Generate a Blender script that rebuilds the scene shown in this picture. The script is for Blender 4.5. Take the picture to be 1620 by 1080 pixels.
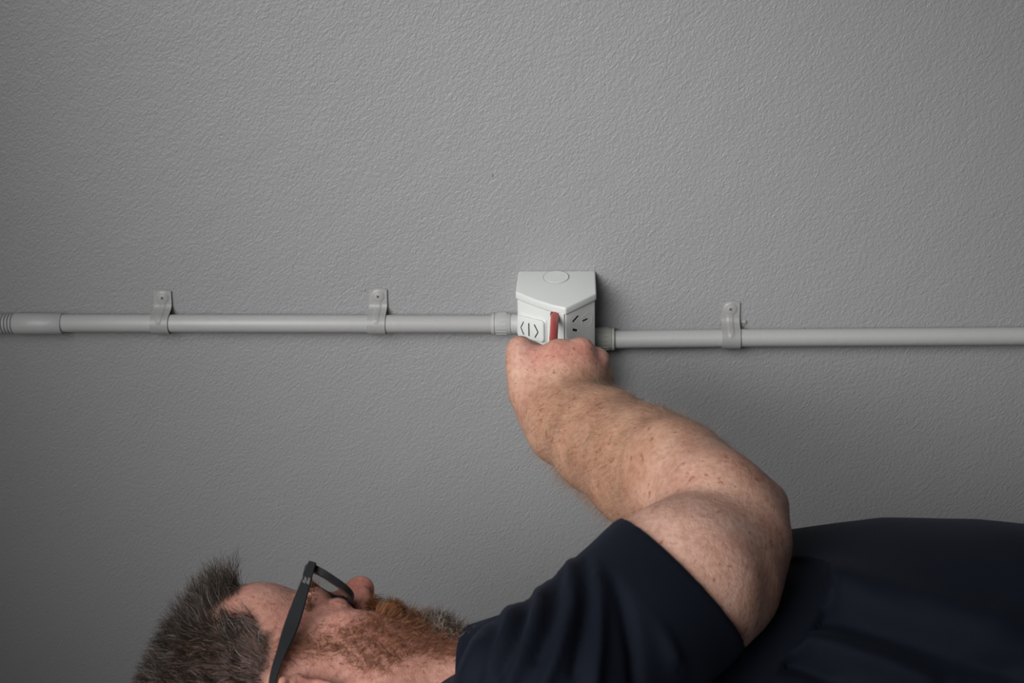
import bpy, bmesh, math, random
import numpy as np
from mathutils import Matrix, Vector
random.seed(4)
rng = np.random.default_rng(4)
for o in list(bpy.data.objects): bpy.data.objects.remove(o)
SC = bpy.context.scene
COL = SC.collection

# ------------------------------------------------------------------ camera, world, lights
# "Photo space": X right, Y into the wall, Z up in the picture; the wall is Y = 0.  The camera was held on its side:
# in the real room, up is the picture's left, so everything is turned by TURN at the end.
FPX = 2280.0; CX, CY = 810.0, 540.0; H = 1.518
def _n(v): return v/np.linalg.norm(v)
_y = _n(np.array([140.0, 820.0, -FPX])); _x = _n(np.array([FPX, 0.0, 140.0])); _z = np.cross(_x, _y)
RCAM = np.array([_x, _y, _z])                      # camera axes (right, up, back) -> photo space
CAMP = np.array([0.0, -H, 0.0])
FLOOR_X, CEIL_X = 1.47, -1.03
TURN = Matrix.Translation((0, 0, FLOOR_X)) @ Matrix(((0,0,1,0),(0,1,0,0),(-1,0,0,0),(0,0,0,1)))
def W(px, py, d):                                   # point seen at a pixel, at camera depth d
    return CAMP + RCAM @ (np.array([(px-CX)/FPX, (CY-py)/FPX, -1.0])*d)
def onwall(px, py, w=0.0):                          # the same, at distance w in front of the wall
    v = RCAM @ np.array([(px-CX)/FPX, (CY-py)/FPX, -1.0])
    return CAMP + v*((-w - CAMP[1])/v[1])
def depth_at(px, py, w=0.0):
    return float(-((onwall(px, py, w)-CAMP) @ RCAM)[2])
def project(P):
    q = (P-CAMP) @ RCAM; d = -q[..., 2]
    return CX+FPX*q[..., 0]/d, CY-FPX*q[..., 1]/d, d
def camvec(r, u, b): return RCAM @ np.array([r, u, b], float)

cam = bpy.data.cameras.new('camera'); camo = bpy.data.objects.new('camera', cam); COL.objects.link(camo)
cam.sensor_width = 36; cam.lens = FPX/1620*36; cam.clip_start = 0.05
m = Matrix.Identity(4)
for i in range(3):
    for j in range(3): m[i][j] = RCAM[i][j]
    m[i][3] = CAMP[i]
camo.matrix_world = m
cam.dof.use_dof = True; cam.dof.focus_distance = 1.52; cam.dof.aperture_fstop = 14.0
SC.camera = camo
SC.view_settings.view_transform = 'Standard'; SC.view_settings.look = 'None'
SC.view_settings.exposure = 0.0; SC.view_settings.gamma = 1.0; SC.view_settings.use_curve_mapping = False

wd = bpy.data.worlds.new('world'); SC.world = wd; wd.use_nodes = True
wd.node_tree.nodes['Background'].inputs[0].default_value = (0.80, 0.85, 0.95, 1)
wd.node_tree.nodes['Background'].inputs[1].default_value = 0.12

def area(name, loc, target, sx, sy, power, color=(1,1,1), spread=180):
    l = bpy.data.lights.new(name, 'AREA'); l.shape = 'RECTANGLE'; l.size = sx; l.size_y = sy
    l.energy = power; l.color = color; l.spread = math.radians(spread)
    o = bpy.data.objects.new(name, l); COL.objects.link(o)
    d = Vector(target)-Vector(loc)
    o.matrix_world = Matrix.Translation(loc) @ d.to_track_quat('-Z', 'Y').to_matrix().to_4x4()
    return o
area('window_light', (-0.58, -1.16, 0.06), (0.12, 0.0, -0.54), 1.05, 1.05, 5.1, (1.0, 0.99, 0.985), 69)
area('ceiling_light', (-0.95, -1.1, -0.2), (0.3, -0.1, -0.7), 0.6, 0.6, 0.5, (1.0, 0.97, 0.92))

# ------------------------------------------------------------------ helpers
def empty(name, loc=(0,0,0)):
    o = bpy.data.objects.new(name, None); COL.objects.link(o); o.location = loc; o.empty_display_size = 0.05; return o
def tag(o, label=None, cat=None, group=None, kind=None):
    if label: o['label'] = label
    if cat: o['category'] = cat
    if group: o['group'] = group
    if kind: o['kind'] = kind
    return o
def link_mesh(name, me, mat, parent=None, smooth=True):
    o = bpy.data.objects.new(name, me); COL.objects.link(o)
    if mat: me.materials.append(mat)
    if parent is not None:
        o.parent = parent
    if smooth: me.polygons.foreach_set('use_smooth', [True]*len(me.polygons))
    return o
def settle():                                       # children keep photo-space coordinates under an Empty at a non-zero place
    pass
def obj(name, bm, mat, parent=None, smooth=True, angle=None):
    me = bpy.data.meshes.new(name); bmesh.ops.recalc_face_normals(bm, faces=bm.faces); bm.to_mesh(me); bm.free()
    o = link_mesh(name, me, mat, parent, smooth)
    if angle: me.set_sharp_from_angle(angle=math.radians(angle))
    if parent is not None:
        o.matrix_parent_inverse = Matrix.Translation(-parent.location) if parent.type == 'EMPTY' else Matrix.Identity(4)
    return o
def np_mesh(name, V, F, mat, parent=None, smooth=True):
    me = bpy.data.meshes.new(name)
    V = np.asarray(V, np.float32); F = np.asarray(F, np.int32); k = F.shape[1]
    me.vertices.add(len(V)); me.vertices.foreach_set('co', V.ravel())
    me.loops.add(F.size); me.loops.foreach_set('vertex_index', F.ravel())
    me.polygons.add(len(F)); me.polygons.foreach_set('loop_start', np.arange(0, F.size, k, dtype=np.int32))
    me.update(calc_edges=True)
    o = link_mesh(name, me, mat, parent, smooth)
    if parent is not None and parent.type == 'EMPTY': o.matrix_parent_inverse = Matrix.Translation(-parent.location)
    return o
def set_col(o, C):
    a = o.data.color_attributes.new('Col', 'FLOAT_COLOR', 'POINT')
    c = np.ones((len(C), 4), np.float32); c[:, :3] = C; a.data.foreach_set('color', c.ravel())
def prism(bm, poly, vec):                           # poly: 3D points, extruded by vec
    n = len(poly); vec = Vector(vec)
    a = [bm.verts.new(Vector(p)) for p in poly]; b = [bm.verts.new(Vector(p)+vec) for p in poly]
    bm.faces.new(a); bm.faces.new(b[::-1])
    for i in range(n): bm.faces.new((a[i], b[i], b[(i+1)%n], a[(i+1)%n]))
    return a+b
def loft(bm, rings, cap=True, closed=True):
    vs = [[bm.verts.new(Vector(p)) for p in r] for r in rings]; n = len(rings[0])
    for i in range(len(vs)-1):
        for j in range(n if closed else n-1):
            bm.faces.new((vs[i][j], vs[i][(j+1)%n], vs[i+1][(j+1)%n], vs[i+1][j]))
    if cap: bm.faces.new(vs[0][::-1]); bm.faces.new(vs[-1])
    return vs
def frame(d):
    d = _n(np.asarray(d, float)); a = np.array([0,0,1.0]) if abs(d[2]) < .9 else np.array([0,1.0,0])
    u = _n(np.cross(a, d)); return u, np.cross(d, u)
def lathe(bm, p0, d, prof, n=40, u=None):           # prof: (distance along d, radius)
    p0 = np.asarray(p0, float); d = _n(np.asarray(d, float)); u, v = frame(d)
    rings = [[p0+d*t+(u*math.cos(a)+v*math.sin(a))*r for a in np.linspace(0, 2*math.pi, n, endpoint=False)] for t, r in prof]
    loft(bm, rings)
def tube(bm, pts, r, n=12):
    pts = [np.asarray(p, float) for p in pts]; rings = []
    u = None
    for i, p in enumerate(pts):
        d = _n(pts[min(i+1, len(pts)-1)]-pts[max(i-1, 0)])
        if u is None: u, v = frame(d)
        else: u = _n(u-d*np.dot(u, d))
        v = np.cross(d, u); rr = r[i] if hasattr(r, '__len__') else r
        rings.append([p+(u*math.cos(a)+v*math.sin(a))*rr for a in np.linspace(0, 2*math.pi, n, endpoint=False)])
    loft(bm, rings)
def bevel(o, w, seg=3, angle=30):
    b = o.modifiers.new('bevel', 'BEVEL'); b.width = w; b.segments = seg; b.limit_method = 'ANGLE'; b.angle_limit = math.radians(angle)
    b.harden_normals = False
def bake(o):
    dg = bpy.context.evaluated_depsgraph_get(); me = bpy.data.meshes.new_from_object(o.evaluated_get(dg))
    o.modifiers.clear(); o.data = me

# ------------------------------------------------------------------ materials
def mat(name, color, rough=0.5, bump=None, spec=0.5, var=None, **kw):
    m = bpy.data.materials.new(name); m.use_nodes = True; nt = m.node_tree; N = nt.nodes; L = nt.links
    b = N['Principled BSDF']; b.inputs['Base Color'].default_value = (*color, 1); b.inputs['Roughness'].default_value = rough
    b.inputs['Specular IOR Level'].default_value = spec
    tc = N.new('ShaderNodeTexCoord')
    if var:                                         # (scale, amount)
        no = N.new('ShaderNodeTexNoise'); no.inputs['Scale'].default_value = var[0]; no.inputs['Detail'].default_value = 4
        L.new(tc.outputs['Object'], no.inputs['Vector'])
        mp = N.new('ShaderNodeMapRange'); mp.inputs['To Min'].default_value = 1-var[1]; mp.inputs['To Max'].default_value = 1+var[1]
        L.new(no.outputs[0], mp.inputs['Value'])
        mx = N.new('ShaderNodeVectorMath'); mx.operation = 'SCALE'; mx.inputs[0].default_value = color
        L.new(mp.outputs[0], mx.inputs['Scale']); L.new(mx.outputs[0], b.inputs['Base Color'])
    if bump:                                        # (scale, distance, detail)
        no = N.new('ShaderNodeTexNoise'); no.inputs['Scale'].default_value = bump[0]; no.inputs['Detail'].default_value = bump[2]
        L.new(tc.outputs['Object'], no.inputs['Vector'])
        bp = N.new('ShaderNodeBump'); bp.inputs['Distance'].default_value = bump[1]
        L.new(no.outputs[0], bp.inputs['Height']); L.new(bp.outputs[0], b.inputs['Normal'])
    for k, v in kw.items(): b.inputs[k.replace('_', ' ')].default_value = v
    return m

def wall_mat():
    m = bpy.data.materials.new('grey_roller_paint'); m.use_nodes = True; N = m.node_tree.nodes; L = m.node_tree.links
    b = N['Principled BSDF']; b.inputs['Roughness'].default_value = 0.42; b.inputs['Specular IOR Level'].default_value = 0.4
    tc = N.new('ShaderNodeTexCoord')
    def noise(s, det, rough=.5, dist=0):
        n = N.new('ShaderNodeTexNoise'); n.inputs['Scale'].default_value = s; n.inputs['Detail'].default_value = det
        n.inputs['Roughness'].default_value = rough; n.inputs['Distortion'].default_value = dist
        L.new(vec, n.inputs['Vector']); return n.outputs[0]
    mp = N.new('ShaderNodeMapping'); mp.inputs['Rotation'].default_value = (0, math.radians(48), 0); L.new(tc.outputs['Object'], mp.inputs['Vector'])
    mp2 = N.new('ShaderNodeMapping'); mp2.inputs['Scale'].default_value = (.72, 1, 1); L.new(mp.outputs[0], mp2.inputs['Vector']); vec = mp2.outputs[0]
    big = noise(3, 3); cr = N.new('ShaderNodeValToRGB')
    cr.color_ramp.elements[0].color = (0.285, 0.285, 0.287, 1); cr.color_ramp.elements[1].color = (0.322, 0.322, 0.324, 1)
    L.new(big, cr.inputs[0]); L.new(cr.outputs[0], b.inputs['Base Color'])
    a = noise(480, 2, .5, .2); c = noise(250, 2, .5, .3); e = noise(30, 2)
    m1 = N.new('ShaderNodeMath'); m1.operation = 'MULTIPLY_ADD'; L.new(c, m1.inputs[0]); m1.inputs[1].default_value = 1.2; L.new(a, m1.inputs[2])
    m2 = N.new('ShaderNodeMath'); m2.operation = 'MULTIPLY_ADD'; L.new(e, m2.inputs[0]); m2.inputs[1].default_value = 1.2; L.new(m1.outputs[0], m2.inputs[2])
    bp = N.new('ShaderNodeBump'); bp.inputs['Distance'].default_value = 0.00072; bp.inputs['Strength'].default_value = 1.0
    L.new(m2.outputs[0], bp.inputs['Height']); L.new(bp.outputs[0], b.inputs['Normal'])
    return m
M = {}
M['wall'] = wall_mat()
M['pipe'] = mat('painted_conduit', (0.425, 0.425, 0.42), 0.42, bump=(160, 0.0003, 3), var=(9, 0.04))
M['clip'] = mat('painted_clip', (0.335, 0.335, 0.33), 0.42, bump=(200, 0.0003, 3), var=(30, 0.05))
M['bare'] = mat('bare_grey_plastic', (0.40, 0.41, 0.36), 0.4, var=(40, 0.06))
M['plastic'] = mat('light_grey_plastic', (0.67, 0.69, 0.665), 0.38, bump=(600, 0.00008, 2), var=(12, 0.02))
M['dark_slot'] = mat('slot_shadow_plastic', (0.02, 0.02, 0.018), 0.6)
M['metal'] = mat('painted_screw', (0.36, 0.36, 0.35), 0.4)
M['red'] = mat('red_insulation', (0.42, 0.028, 0.022), 0.38, bump=(300, 0.0001, 2))
M['steel'] = mat('steel', (0.5, 0.5, 0.5), 0.3, Metallic=1.0)
M['black_grip'] = mat('black_rubber', (0.02, 0.02, 0.02), 0.6)
M['frame'] = mat('matte_black_acetate', (0.018, 0.019, 0.021), 0.42, bump=(900, 0.00005, 2))
M['logo'] = mat('silver_print', (0.24, 0.24, 0.24), 0.5)
M['floor'] = mat('grey_vinyl_floor', (0.22, 0.21, 0.20), 0.5, var=(6, 0.1))
M['ceiling'] = mat('ceiling_paint', (0.6, 0.6, 0.6), 0.8, bump=(120, 0.0006, 2))
M['trouser'] = mat('dark_work_cloth', (0.02, 0.022, 0.028), 0.85, bump=(900, 0.0003, 2))
M['boot'] = mat('boot_leather', (0.03, 0.022, 0.016), 0.5, bump=(200, 0.0005, 3))
M['eye'] = mat('eye_white', (0.62, 0.58, 0.55), 0.15)
M['iris'] = mat('iris', (0.05, 0.07, 0.08), 0.1)
def lens_mat():
    m = bpy.data.materials.new('clear_lens'); m.use_nodes = True; N = m.node_tree.nodes; L = m.node_tree.links
    N.remove(N['Principled BSDF']); out = N['Material Output']
    t = N.new('ShaderNodeBsdfTransparent'); t.inputs[0].default_value = (0.95, 0.945, 0.93, 1)
    g = N.new('ShaderNodeBsdfGlossy'); g.inputs['Roughness'].default_value = 0.05
    mx = N.new('ShaderNodeMixShader'); mx.inputs[0].default_value = 0.05; L.new(t.outputs[0], mx.inputs[1]); L.new(g.outputs[0], mx.inputs[2])
    L.new(mx.outputs[0], out.inputs[0]); return m
M['lens'] = lens_mat()
def skin_mat():
    m = bpy.data.materials.new('skin'); m.use_nodes = True; N = m.node_tree.nodes; L = m.node_tree.links
    b = N['Principled BSDF']; b.inputs['Roughness'].default_value = 0.52; b.inputs['Specular IOR Level'].default_value = 0.35
    b.inputs['Subsurface Weight'].default_value = 0.12; b.inputs['Subsurface Radius'].default_value = (1.0, 0.35, 0.2); b.inputs['Subsurface Scale'].default_value = 0.006
    tc = N.new('ShaderNodeTexCoord'); at = N.new('ShaderNodeAttribute'); at.attribute_name = 'Col'
    def noise(s, det, rough=.5):
        n = N.new('ShaderNodeTexNoise'); n.inputs['Scale'].default_value = s; n.inputs['Detail'].default_value = det
        n.inputs['Roughness'].default_value = rough; L.new(tc.outputs['Object'], n.inputs['Vector']); return n.outputs[0]
    def ramp(f, p0, c0, p1, c1):
        r = N.new('ShaderNodeValToRGB'); e = r.color_ramp.elements
        e[0].position = p0; e[0].color = (*c0, 1); e[1].position = p1; e[1].color = (*c1, 1); L.new(f, r.inputs[0]); return r.outputs[0]
    def mul(a, c):
        x = N.new('ShaderNodeMix'); x.data_type = 'RGBA'; x.blend_type = 'MULTIPLY'; x.inputs[0].default_value = 1
        L.new(a, x.inputs[6]); L.new(c, x.inputs[7]); return x.outputs[2]
    blot = ramp(noise(32, 4), .35, (.86, .76, .72), .68, (1.06, 1.06, 1.05))
    mot = ramp(noise(210, 3, .6), .36, (.86, .80, .77), .60, (1.04, 1.05, 1.05))
    fr = ramp(noise(170, 1), 0.27, (.74, .56, .48), .34, (1, 1, 1))
    c = mul(mul(mul(at.outputs['Color'], blot), mot), fr); L.new(c, b.inputs['Base Color'])
    v = N.new('ShaderNodeTexVoronoi'); v.inputs['Scale'].default_value = 700; L.new(tc.outputs['Object'], v.inputs['Vector'])
    ma = N.new('ShaderNodeMath'); ma.operation = 'MULTIPLY_ADD'; L.new(noise(160, 4, .65), ma.inputs[0]); ma.inputs[1].default_value = 3; L.new(v.outputs[0], ma.inputs[2])
    bp = N.new('ShaderNodeBump'); bp.inputs['Distance'].default_value = 0.00045; bp.inputs['Strength'].default_value = .5
    L.new(ma.outputs[0], bp.inputs['Height']); L.new(bp.outputs[0], b.inputs['Normal'])
    return m
M['skin'] = skin_mat()
def strand_mat(name, rough=.5):
    m = bpy.data.materials.new(name); m.use_nodes = True; N = m.node_tree.nodes; L = m.node_tree.links
    b = N['Principled BSDF']; b.inputs['Roughness'].default_value = rough; b.inputs['Specular IOR Level'].default_value = .3
    at = N.new('ShaderNodeAttribute'); at.attribute_name = 'Col'; L.new(at.outputs['Color'], b.inputs['Base Color']); return m
M['hair'] = strand_mat('hair_strands')
def cloth_mat(name, c, bscale=1500):
    m = mat(name, c, 0.8, var=(25, .12), Sheen_Weight=0.04, Sheen_Roughness=0.4, Sheen_Tint=(0.4, 0.5, 0.75, 1))
    N = m.node_tree.nodes; L = m.node_tree.links; b = N['Principled BSDF']; b.inputs['Specular IOR Level'].default_value = .15
    tc = [n for n in N if n.type == 'TEX_COORD'][0]
    v = N.new('ShaderNodeTexVoronoi'); v.inputs['Scale'].default_value = bscale; L.new(tc.outputs['Object'], v.inputs['Vector'])
    bp = N.new('ShaderNodeBump'); bp.inputs['Distance'].default_value = 0.0003; bp.inputs['Strength'].default_value = .5
    L.new(v.outputs[0], bp.inputs['Height']); L.new(bp.outputs[0], b.inputs['Normal']); return m
M['shirt'] = cloth_mat('navy_knit', (0.0042, 0.0064, 0.0125))
M['band'] = cloth_mat('navy_rib_knit', (0.0056, 0.0084, 0.0165), 1100)

# ------------------------------------------------------------------ the setting
def slab(name, lo, hi, m):
    bm = bmesh.new(); bmesh.ops.create_cube(bm, size=1)
    for v in bm.verts: v.co = Vector([(lo[i]+hi[i])/2 + v.co[i]*(hi[i]-lo[i]) for i in range(3)])
    o = obj(name, bm, m, smooth=False); o['kind'] = 'structure'; return o
wall = slab('wall_back', (CEIL_X, 0, -3.0), (FLOOR_X, 0.12, 3.0), M['wall'])
slab('floor', (FLOOR_X, -3.2, -3.0), (FLOOR_X+.1, 0.12, 3.0), M['floor'])
slab('ceiling', (CEIL_X-.1, -3.2, -3.0), (CEIL_X, 0.12, 3.0), M['ceiling'])
def drip(px, py, r, flat=.35):                      # little hardened blobs in the paint
    bm = bmesh.new(); bmesh.ops.create_icosphere(bm, subdivisions=3, radius=1)
    c = onwall(px, py, 0)
    for v in bm.verts: v.co = Vector((c[0]+v.co.x*r, c[1]+v.co.y*r*flat, c[2]+v.co.z*r*(.75+.3*math.sin(v.co.x*3))))
    o = obj('paint_blob', bm, M['wall'], wall); return o
drip(1177, 509, .0035, .6); drip(778, 277, .0018, .7); drip(576, 458, .002, .5)

# ------------------------------------------------------------------ conduit
RP = 0.0101; AXW = 0.0125
def axis(px0, py0, px1, py1, w=AXW):
    a = onwall(px0, py0, w); b = onwall(px1, py1, w); return a, b
def ringprof(L, r, e=.0012): return [(0, r-e), (e*.3, r-e*.3), (e, r), (L-e, r), (L-e*.3, r-e*.3), (L, r-e)]
def part_along(name, a, b, prof, m, parent=None, n=48, angle=50):
    bm = bmesh.new(); lathe(bm, a, np.asarray(b)-np.asarray(a), prof, n); return obj(name, bm, m, parent, angle=angle)
def L_(a, b): return float(np.linalg.norm(np.asarray(b)-np.asarray(a)))
# left run
a, b = axis(88, 511, 790, 512.5)
tag(part_along('conduit_pipe', a, b, ringprof(L_(a, b), RP), M['pipe']),
    'long straight grey-painted conduit pipe left of the socket box, held by two clips', 'pipe')
a, b = axis(22, 511.5, 100, 512)
t = empty('conduit_coupling', a)
part_along('socket_sleeve', a, b, [(0, .0098), (.0006, .0112), (.002, .0121), (L_(a, b)-.0008, .0121), (L_(a, b), .0114), (L_(a, b)+.0001, .0103)], M['pipe'], t)
tag(t, 'plain grey coupling sleeve at the left edge joining ribbed hose to straight pipe', 'pipe coupling')
a, b = axis(-230, 513, 27, 511.5); a = b+(a-b)*((CEIL_X+.004-b[0])/(a[0]-b[0]))
prof = []; Lr = L_(a, b); k = int(Lr/.0037)
for i in range(k):
    s = i*Lr/k; q = Lr/k
    prof += [(s, .0088), (s+q*.14, .0088), (s+q*.20, .0110), (s+q*.35, .0115), (s+q*.75, .0115), (s+q*.90, .0110), (s+q*.96, .0088)]
prof.append((Lr, .0098))
tag(part_along('corrugated_conduit', a, b, prof, M['pipe']), 'ribbed flexible grey conduit entering the coupling at the far left edge', 'hose')
# right run
a, b = axis(965, 537, 1160, 534.5); c_, d_ = axis(1160, 534, 1900, 529); d_ = c_+(d_-c_)*((FLOOR_X-.004-c_[0])/(d_[0]-c_[0]))
bm = bmesh.new(); pts = [a, b, d_]
pts = [a*(1-t_)+b*t_ for t_ in np.linspace(0, .9, 8)]+[b*(1-t_)**2+ (a*.1+b*.9)*0+b*2*t_*(1-t_)+d_*t_*t_ for t_ in np.linspace(0, 1, 10)[1:]]
tube(bm, pts, RP*.975, 48)
tag(obj('conduit_pipe', bm, M['pipe'], angle=60), 'long straight grey conduit pipe right of the socket box, held by one clip', 'pipe')

def adapter(px0, px1, py, w, painted, flip, label):
    m = M['pipe'] if painted else M['bare']
    a, b = axis(px0, py, px1, py, w); L = L_(a, b); t = empty('conduit_adapter', a if not flip else b); s = (lambda f: f*L)
    if not flip:     # collar ring, ribbed nut, thinner neck entering the box
        part_along('collar', a, b, [(0, .0112), (.0006, .0121), (s(.12), .0121), (s(.14), .0112)], m, t)
        part_along('nut', a, b, [(s(.14), .0115), (s(.15), .0119), (s(.78), .0119), (s(.80), .0113)], m, t)
        part_along('neck', a, b, [(s(.80), .0108), (s(1.25), .0108)], m, t)
        r0, r1 = s(.20), s(.62)
    else:
        part_along('collar', a, b, [(s(.86), .0118), (s(.87), .0127), (s(.985), .0127), (s(1), .0119)], m, t)
        part_along('nut', a, b, [(-s(.1), .0122), (0, .0124), (s(.84), .0124), (s(.86), .012)], m, t)
        r0, r1 = s(.15), s(.7)
    d = _n(b-a); u = np.array([0, -1.0, 0]); v = np.array([0, 0, 1.0])
    for k in range(16):
        an = 2*math.pi*k/16+.25; nrm = u*math.cos(an)+v*math.sin(an); tg = -u*math.sin(an)+v*math.cos(an)
        bm = bmesh.new(); R = .0121 if not flip else .0126
        p = a+d*r0+nrm*(R-.0012)
        prism(bm, [p-tg*.0009, p+tg*.0009, p+tg*.0006+nrm*.0014, p-tg*.0006+nrm*.0014], d*(r1-r0))
        obj('rib', bm, m, t, smooth=False)
    tag(t, label, 'pipe fitting')
adapter(778, 816, 512, .0125, True, False, 'short grey ribbed adapter nut entering the left side of the socket box')
adapter(941, 972, 536, .0125, False, True, 'greenish-grey adapter nut entering the right side of the socket box')

# ------------------------------------------------------------------ clips
def clip(px, ptop, pyaxis, lean, label):
    ax = onwall(px, pyaxis, AXW); top = onwall(px+lean, ptop, .001)
    t = empty('conduit_clip', (ax[0], 0, ax[2])); zc = ax[2]; zt = top[2]; HW = .0101; TH = .0012; R = RP+.0004
    # centre line in (w, z): flat tab, step, round the pipe, ending under it
    line = [(.0012, zt), (.0013, zt-(zt-zc)*.25), (.0016, zt-(zt-zc)*.5), (.0028, zc+.0165), (.0050, zc+.0142), (.0105, zc+.0118)]
    for an in np.linspace(82, -80, 20): line.append((AXW+math.cos(math.radians(an))*R, zc+math.sin(math.radians(an))*R*1.02))
    line.append((AXW-.006, zc-R*1.03)); line.append((.003, zc-R*1.03))
    L = [np.array([w, z]) for w, z in line]
    def xoff(z): return (top[0]-ax[0])*max(0, min(1, (z-zc)/(zt-zc)))
    bm = bmesh.new(); rows = []
    NX = 27
    def normal(i):
        d = L[min(i+1, len(L)-1)]-L[max(i-1, 0)]; d /= np.linalg.norm(d); return np.array([-d[1], d[0]])
    # resample for a crisp rib
    P = []; 
    for i in range(len(L)-1):
        n = max(1, int(np.linalg.norm(L[i+1]-L[i])/.0008))
        for k in range(n): P.append(L[i]*(1-k/n)+L[i+1]*k/n)
    P.append(L[-1])
    top_rows, bot_rows = [], []
    s_acc = 0; Ls = [0]
    for i in range(1, len(P)): s_acc += np.linalg.norm(P[i]-P[i-1]); Ls.append(s_acc)
    zs = zt-.0095                                   # screw height
    for i, p in enumerate(P):
        d = P[min(i+1, len(P)-1)]-P[max(i-1, 0)]; d /= np.linalg.norm(d); nn = np.array([-d[1], d[0]])
        if i == 0: nn = np.array([1.0, 0])
        if nn[0] < 0 and i < len(P)*.6: nn = -nn
        tr, br = [], []
        for k in range(NX):
            u = (k/(NX-1)*2-1); x = u*HW
            zz = p[1]
            if zz > zt-.003: zz = zt-.003+(zz-zt+.003)*1.0-(u*u)*.0022*((zz-zt+.003)/.003)
            # raised rib from the screw boss down over the front of the pipe
            rib = 0
            if P[i][1] < zs and Ls[i] < s_acc*.60:
                e = min(1, (s_acc*.60-Ls[i])/.004); wv = .0030*math.sqrt(max(0, e*(2-e)))
                rib = .0008/(1+math.exp((abs(x)-wv)/.00022))
            rr = math.hypot(x, p[1]-zs)
            if rr < .008 and Ls[i] < .02: rib = max(rib, .0011/(1+math.exp((rr-.0066)/.0003)))
            c = np.array([p[0], zz])+nn*(TH+rib); c2 = np.array([p[0], zz])
            tr.append((ax[0]+x+xoff(c[1]), -c[0], c[1])); br.append((ax[0]+x+xoff(c2[1]), -c2[0], c2[1]))
        rows.append(tr+br[::-1])
    loft(bm, rows)
    obj('strap', bm, M['clip'], t, angle=45)
    xs = ax[0]+xoff(zs); wz = .0034
    bm = bmesh.new(); lathe(bm, (xs, -wz+.002, zs), (0, -1, 0), [(0, .0046), (.0018, .0046), (.0023, .0043), (.0026, .0034)], 28)
    s = obj('screw', bm, M['metal'], t, angle=40)
    bm = bmesh.new()
    for an in (30, 120):
        dx, dz = math.cos(math.radians(an)), math.sin(math.radians(an)); y = -wz-.00062
        prism(bm, [(xs+dx*.0019-dz*.00035, y, zs+dz*.0019+dx*.00035), (xs-dx*.0019-dz*.00035, y, zs-dz*.0019+dx*.00035),
                   (xs-dx*.0019+dz*.00035, y, zs-dz*.0019-dx*.00035), (xs+dx*.0019+dz*.00035, y, zs+dz*.0019-dx*.00035)], (0, -.0002, 0))
    obj('cross_recess', bm, M['dark_slot'], s, smooth=False)
    tag(t, label, 'pipe clip')
clip(255, 457.5, 511.7, 2, 'grey metal pipe clip nearest the left edge, on the left conduit')
clip(596.5, 455, 512.3, 1.5, 'grey metal pipe clip on the left conduit, midway to the socket box')
clip(1156, 475, 534.8, 0, 'grey metal pipe clip on the conduit right of the socket box')

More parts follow.
